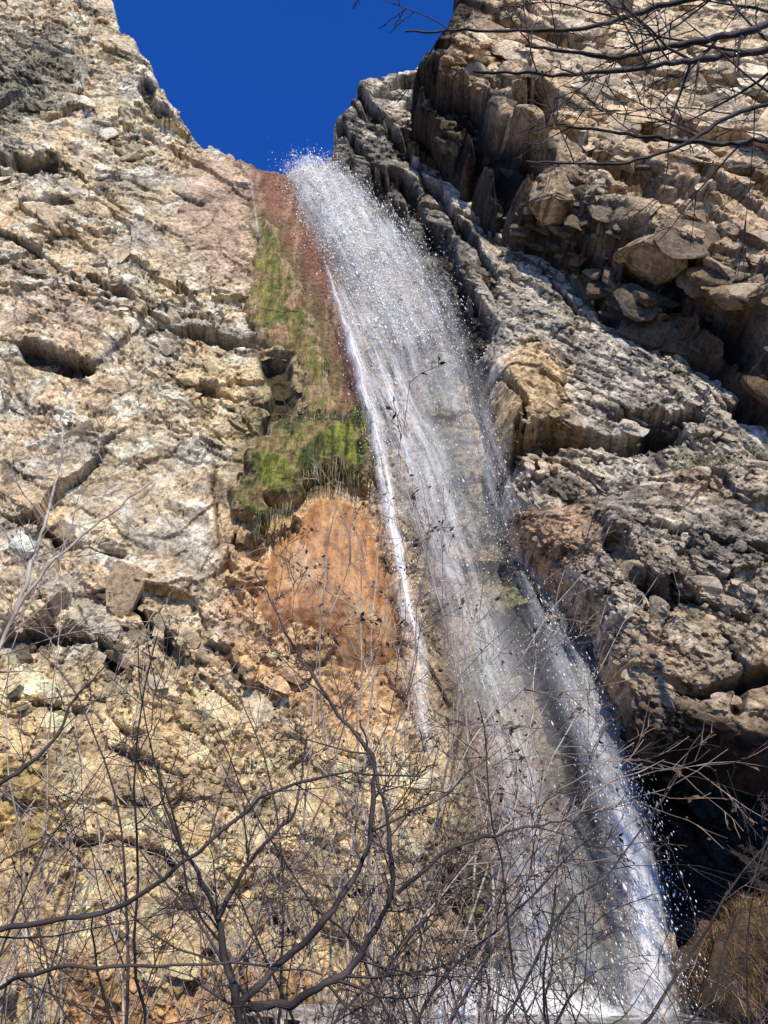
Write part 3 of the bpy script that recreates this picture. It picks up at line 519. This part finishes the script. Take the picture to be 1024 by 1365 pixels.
for i, (g, x, y, rz, sc_) in enumerate([(0, -2.9, 8.2, 0, 1.0), (1, -1.5, 7.6, 1, 1.0), (2, 0.2, 8.4, 2, 1.2), (0, -0.7, 6.8, 3.1, 0.95), (2, -1.9, 6.2, 0.5, 0.8), (3, -1.0, 5.0, 1, 1.0), (3, 0.7, 5.2, 2.2, 0.85), (1, -3.4, 6.6, 2.5, 0.9),
    (3, 1.9, 5.6, 3.3, 0.75), (2, -4.2, 8.6, 4, 1.0), (3, -2.3, 4.4, 5, 0.9), (3, 3.4, 5.6, 0.2, 0.6), (2, 0.4, 7.2, 4.4, 0.95), (0, -0.6, 8.9, 0.9, 1.15), (1, 0.2, 8.0, 3.7, 1.1), (2, -0.4, 7.9, 5.6, 1.1), (3, -0.2, 6.2, 0.4, 1.15), (1, 2.0, 7.4, 2.6, 0.65), (1, 4.6, 8.0, 0.4, 0.5), (2, 0.8, 8.8, 5.3, 1.1),
    (1, 3.9, 8.6, 1.4, 0.32), (0, 4.7, 8.9, 3.4, 0.32), (1, 5.4, 8.7, 5.0, 0.35), (3, 0.9, 6.6, 4.2, 1.05)]):
    place(G[g], (x, y, float(ground_h(np.array([x]), np.array([y]))[0])-0.05), rz, sc_, "bare_shrub", lab[g], "shrub", "leafless shrubs below the waterfall")
def U3(u, v, y):
    dx, dy, dz = ray(u, v); t = y/dy; return np.array([dx*t, y, CAMZ+dz*t])
def smooth_path(pts, n):
    P = np.array(pts, float)
    for _ in range(2):
        Q = [P[0]]
        for a, b in zip(P[:-1], P[1:]): Q += [a*0.88+b*0.12, a*0.12+b*0.88]
        Q.append(P[-1]); P = np.array(Q)
    s = np.r_[0, np.cumsum(np.linalg.norm(np.diff(P, axis=0), axis=1))]; q = np.linspace(0, s[-1], n); return np.stack([np.interp(q, s, P[:, i]) for i in range(3)], 1)
def tree(limbs, seed, mats, label, nch=9, maxl=2, minr=0.002, leaves=False, up=0.05, lenf=0.35, base=None, gn=0.14):
    R = np.random.RandomState(seed); big = Tubes(); small = Tubes(); lf = [] if leaves else None
    for L, r0, r1, ch in limbs:
        n = 60; P = smooth_path([U3(*p) if len(p) == 3 else np.array(p[:3], float) for p in L], n)
        tt = np.linspace(0, 1, n)*np.linalg.norm(np.diff(P, axis=0), axis=1).sum()
        for ax in (0, 1, 2): P[1:-1, ax] += (fbm(tt*6+ax*9+seed, tt*0+len(L), 7, 4)*0.04)[1:-1]
        Rd = np.linspace(r0, r1, n)*(1+0.3*perlin(tt*9, tt*0+0.5, seed)); big.add(P, Rd, 7)
        if ch: ramify(P, Rd*0.8, 0, maxl, R, big, small, lf, ch, lenf, up, minr, gn=gn)
    P0 = base
    e = bpy.data.objects.new("bare_tree", None); link(e); e.location = P0; info(e, label, "tree")
    for nm, mm in (("trunk", big.mesh("trunk", mats[0])), ("crown", small.mesh("crown", mats[1])), ("leaf", leaf_mesh(lf, R, M_leaf) if lf else None)):
        if mm is None: continue
        c = bpy.data.objects.new(nm, mm); link(c, e); c.location = tuple(-np.array(P0))
        if nm == "leaf": c["kind"] = "stuff"
b1 = (float(U3(325, 1365, 4.2)[0]), 4.2, 0.0)
tree([([(*b1, 0), (322, 1365, 4.2), (305, 1300, 4.2), (288, 1215, 4.1), (262, 1160, 4.0), (225, 1100, 3.9), (210, 1020, 3.9)], 0.029, 0.005, 11),
      ([(318, 1340, 4.2), (370, 1290, 4.3), (440, 1220, 4.3), (495, 1130, 4.4), (500, 1010, 4.4), (450, 950, 4.4), (395, 870, 4.5), (340, 760, 4.6)], 0.020, 0.004, 12),
      ([(330, 1345, 4.2), (400, 1335, 4.0), (470, 1290, 4.0), (525, 1195, 3.9), (515, 1080, 3.9), (480, 960, 3.9)], 0.022, 0.005, 11),
      ([(290, 1225, 4.1), (330, 1150, 4.1), (395, 1080, 4.1), (410, 980, 4.2)], 0.013, 0.004, 9),
      ([(530, 1190, 3.9), (600, 1130, 3.9), (680, 1105, 4.0), (760, 1095, 4.0)], 0.011, 0.004, 8)],
     3, (M_bark_dark, M_bark_dark), "dark leafless tree with several crooked limbs near the pool", base=b1, minr=0.0028)
b2 = (-3.6, 3.4, 0.0)
tree([([(*b2, 0), (-3.4, 3.4, 0.9, 0), (-20, 1242, 3.4), (90, 1225, 3.3), (170, 1208, 3.3), (270, 1130, 3.3), (350, 1060, 3.4), (440, 1030, 3.4), (560, 1035, 3.5)], 0.023, 0.004, 12),
      ([(-3.4, 3.4, 0.9, 0), (-20, 1325, 3.4), (75, 1287, 3.2), (180, 1290, 3.2), (330, 1283, 3.2), (430, 1300, 3.2)], 0.015, 0.003, 8),
      ([(-20, 1060, 3.4), (60, 1005, 3.4), (100, 930, 3.5), (150, 880, 3.6)], 0.012, 0.003, 8)],
     8, (M_bark_dark, M_bark_dark), "leafless tree with long dark limbs reaching over the bank", base=b2)
b3 = (-4.4, 5.2, 0.0)
tree([([(*b3, 0), (-3.9, 5.2, 2.0, 0), (-15, 890, 5.2), (30, 800, 5.2), (75, 742, 5.2), (140, 690, 5.3), (205, 640, 5.4)], 0.036, 0.006, 12),
      ([(20, 820, 5.2), (60, 700, 5.2), (85, 600, 5.3), (80, 540, 5.4)], 0.017, 0.004, 9)],
     12, (M_bark_grey, M_bark_grey), "pale leafless tree leaning in front of the tan cliff", base=b3, minr=0.0035)
b4 = (4.9, 4.0, 0.0)
tree([([(*b4, 0), (4.8, 4.0, 3.0, 0), (4.7, 4.0, 6.5, 0), (4.6, 4.0, 9.5, 0)], 0.11, 0.05, 0),
      ([(4.7, 4.0, 7.0, 0), (1060, 15, 3.9), (1000, 42, 3.8), (900, 60, 3.8), (820, 78, 3.8), (700, 60, 3.8)], 0.06, 0.012, 9),
      ([(4.7, 4.0, 6.3, 0), (1070, 60, 3.9), (960, 75, 3.8), (860, 90, 3.7), (760, 100, 3.7), (630, 95, 3.7)], 0.052, 0.010, 9),
      ([(4.75, 4.0, 5.2, 0), (1050, 185, 4.0), (960, 192, 3.9), (880, 185, 3.9), (740, 165, 3.9)], 0.044, 0.009, 8),
      ([(4.7, 4.0, 5.9, 0), (1060, 130, 4.0), (980, 150, 3.9), (900, 200, 3.9), (820, 220, 3.9), (700, 215, 3.9)], 0.034, 0.008, 8),
      ([(4.7, 4.0, 8.0, 0), (1060, -20, 3.9), (960, -10, 3.8), (870, 10, 3.8), (780, 40, 3.8), (540, 42, 3.9)], 0.046, 0.008, 10)],
     17, (M_bark_dark, M_bark_dark), "leafless tree with fine branches hanging before the brown cliff", base=b4, up=-0.01, minr=0.0068, lenf=0.34, gn=0.09)
# ================================================================ GRASS, LITTER
def blades(P, R, h, mat, name, w=0.006):
    n = len(P); hh = h*R.uniform(0.4, 1.3, n); d = R.normal(0, 0.7, (n, 2)); b = R.normal(0, 1, (n, 2)); b /= np.linalg.norm(b, axis=1)[:, None]; V = []
    for f, ww in ((0, 1), (0.5, 0.8), (1.0, 0.1)):
        c = P+np.stack([d[:, 0]*hh*f**1.7, d[:, 1]*hh*f**1.7, hh*(f-0.25*f*f)], 1); o = np.stack([b[:, 0], b[:, 1], 0*hh], 1)*w*ww; V += [c-o, c+o]
    V = np.stack(V, 1); F = (np.arange(n)*6)[:, None, None]+np.array([[0, 1, 3, 2], [2, 3, 5, 4]])[None]
    me = raw_mesh(name, V, F.reshape(-1, 4)); me.materials.append(mat); return link(bpy.data.objects.new(name, me))
R = np.random.RandomState(3)
gx = R.uniform(2.9, 8.5, 34000); gy = R.uniform(6.8, 11.0, 34000); k = (fbm(gx*1.6, gy*1.6, 3, 3) > -0.06)&(gx > 3.2+0.3*perlin(gx*3, gy*3, 8)); gx, gy = gx[k], gy[k]
o = blades(np.stack([gx, gy, ground_h(gx, gy)], 1), R, 0.24, M_grass, "dry_grass", 0.004); info(o, "dry golden brown grass covering the bank under the hollow", "grass", "stuff")
lx = R.uniform(-5, 2.5, 5000); ly = R.uniform(2.5, 10, 5000)
me = leaf_mesh(list(np.stack([lx, ly, ground_h(lx, ly)+0.03], 1)), R, M_redleaf, 0.045); o = link(bpy.data.objects.new("leaf_litter", me)); info(o, "fallen red brown leaves scattered over the ground", "leaves", "stuff")
XZ = [P1.at(R.uniform(880, 1060), R.normal(632, 9)) for _ in range(700)]; P = np.array([[a, P1.y(a, c)-0.2+R.normal(0, 0.12), c] for a, c in XZ])
o = blades(P, R, 0.13, M_green, "ledge_grass", 0.005); info(o, "sparse green grass growing along a ledge of the grey cliff", "grass", "stuff")
# ================================================================ CAMERA, LIGHT, WORLD
sc_ = bpy.context.scene
cam = bpy.data.cameras.new("camera"); co = bpy.data.objects.new("camera", cam); link(co); co.location = (0, 0, CAMZ); co.rotation_euler = (math.radians(90)+PITCH, 0, 0)
cam.sensor_fit = 'VERTICAL'; cam.sensor_height = 36; cam.lens = 26; cam.clip_end = 2000; sc_.camera = co
SD = np.array([0.12, -0.74, 0.62]); SD /= np.linalg.norm(SD)
from mathutils import Vector
s = bpy.data.lights.new("sun", 'SUN'); s.energy = 5.0; s.angle = math.radians(0.5); s.color = (1.0, 0.93, 0.79); so = bpy.data.objects.new("sun", s); link(so); so.rotation_euler = Vector(tuple(SD)).to_track_quat('Z', 'Y').to_euler()
w = bpy.data.worlds.new("World"); sc_.world = w; w.use_nodes = True; T = w.node_tree; bg = T.nodes['Background']
sky = T.nodes.new('ShaderNodeTexSky'); sky.sky_type = 'NISHITA'; sky.sun_disc = False; sky.sun_elevation = math.asin(SD[2]); sky.sun_rotation = math.atan2(SD[0], SD[1]); sky.altitude = 2500; sky.air_density = 1.0; sky.dust_density = 0.0; sky.ozone_density = 3.0
hs = T.nodes.new('ShaderNodeHueSaturation'); hs.inputs['Saturation'].default_value = 1.25; T.links.new(sky.outputs[0], hs.inputs['Color'])
mu = T.nodes.new('ShaderNodeVectorMath'); mu.operation = 'MULTIPLY'; mu.inputs[1].default_value = (0.6, 1.05, 1.9); T.links.new(hs.outputs[0], mu.inputs[0]); T.links.new(mu.outputs[0], bg.inputs[0]); bg.inputs[1].default_value = 0.13
sc_.view_settings.view_transform = 'Standard'; sc_.view_settings.look = 'None'; sc_.view_settings.exposure = 0
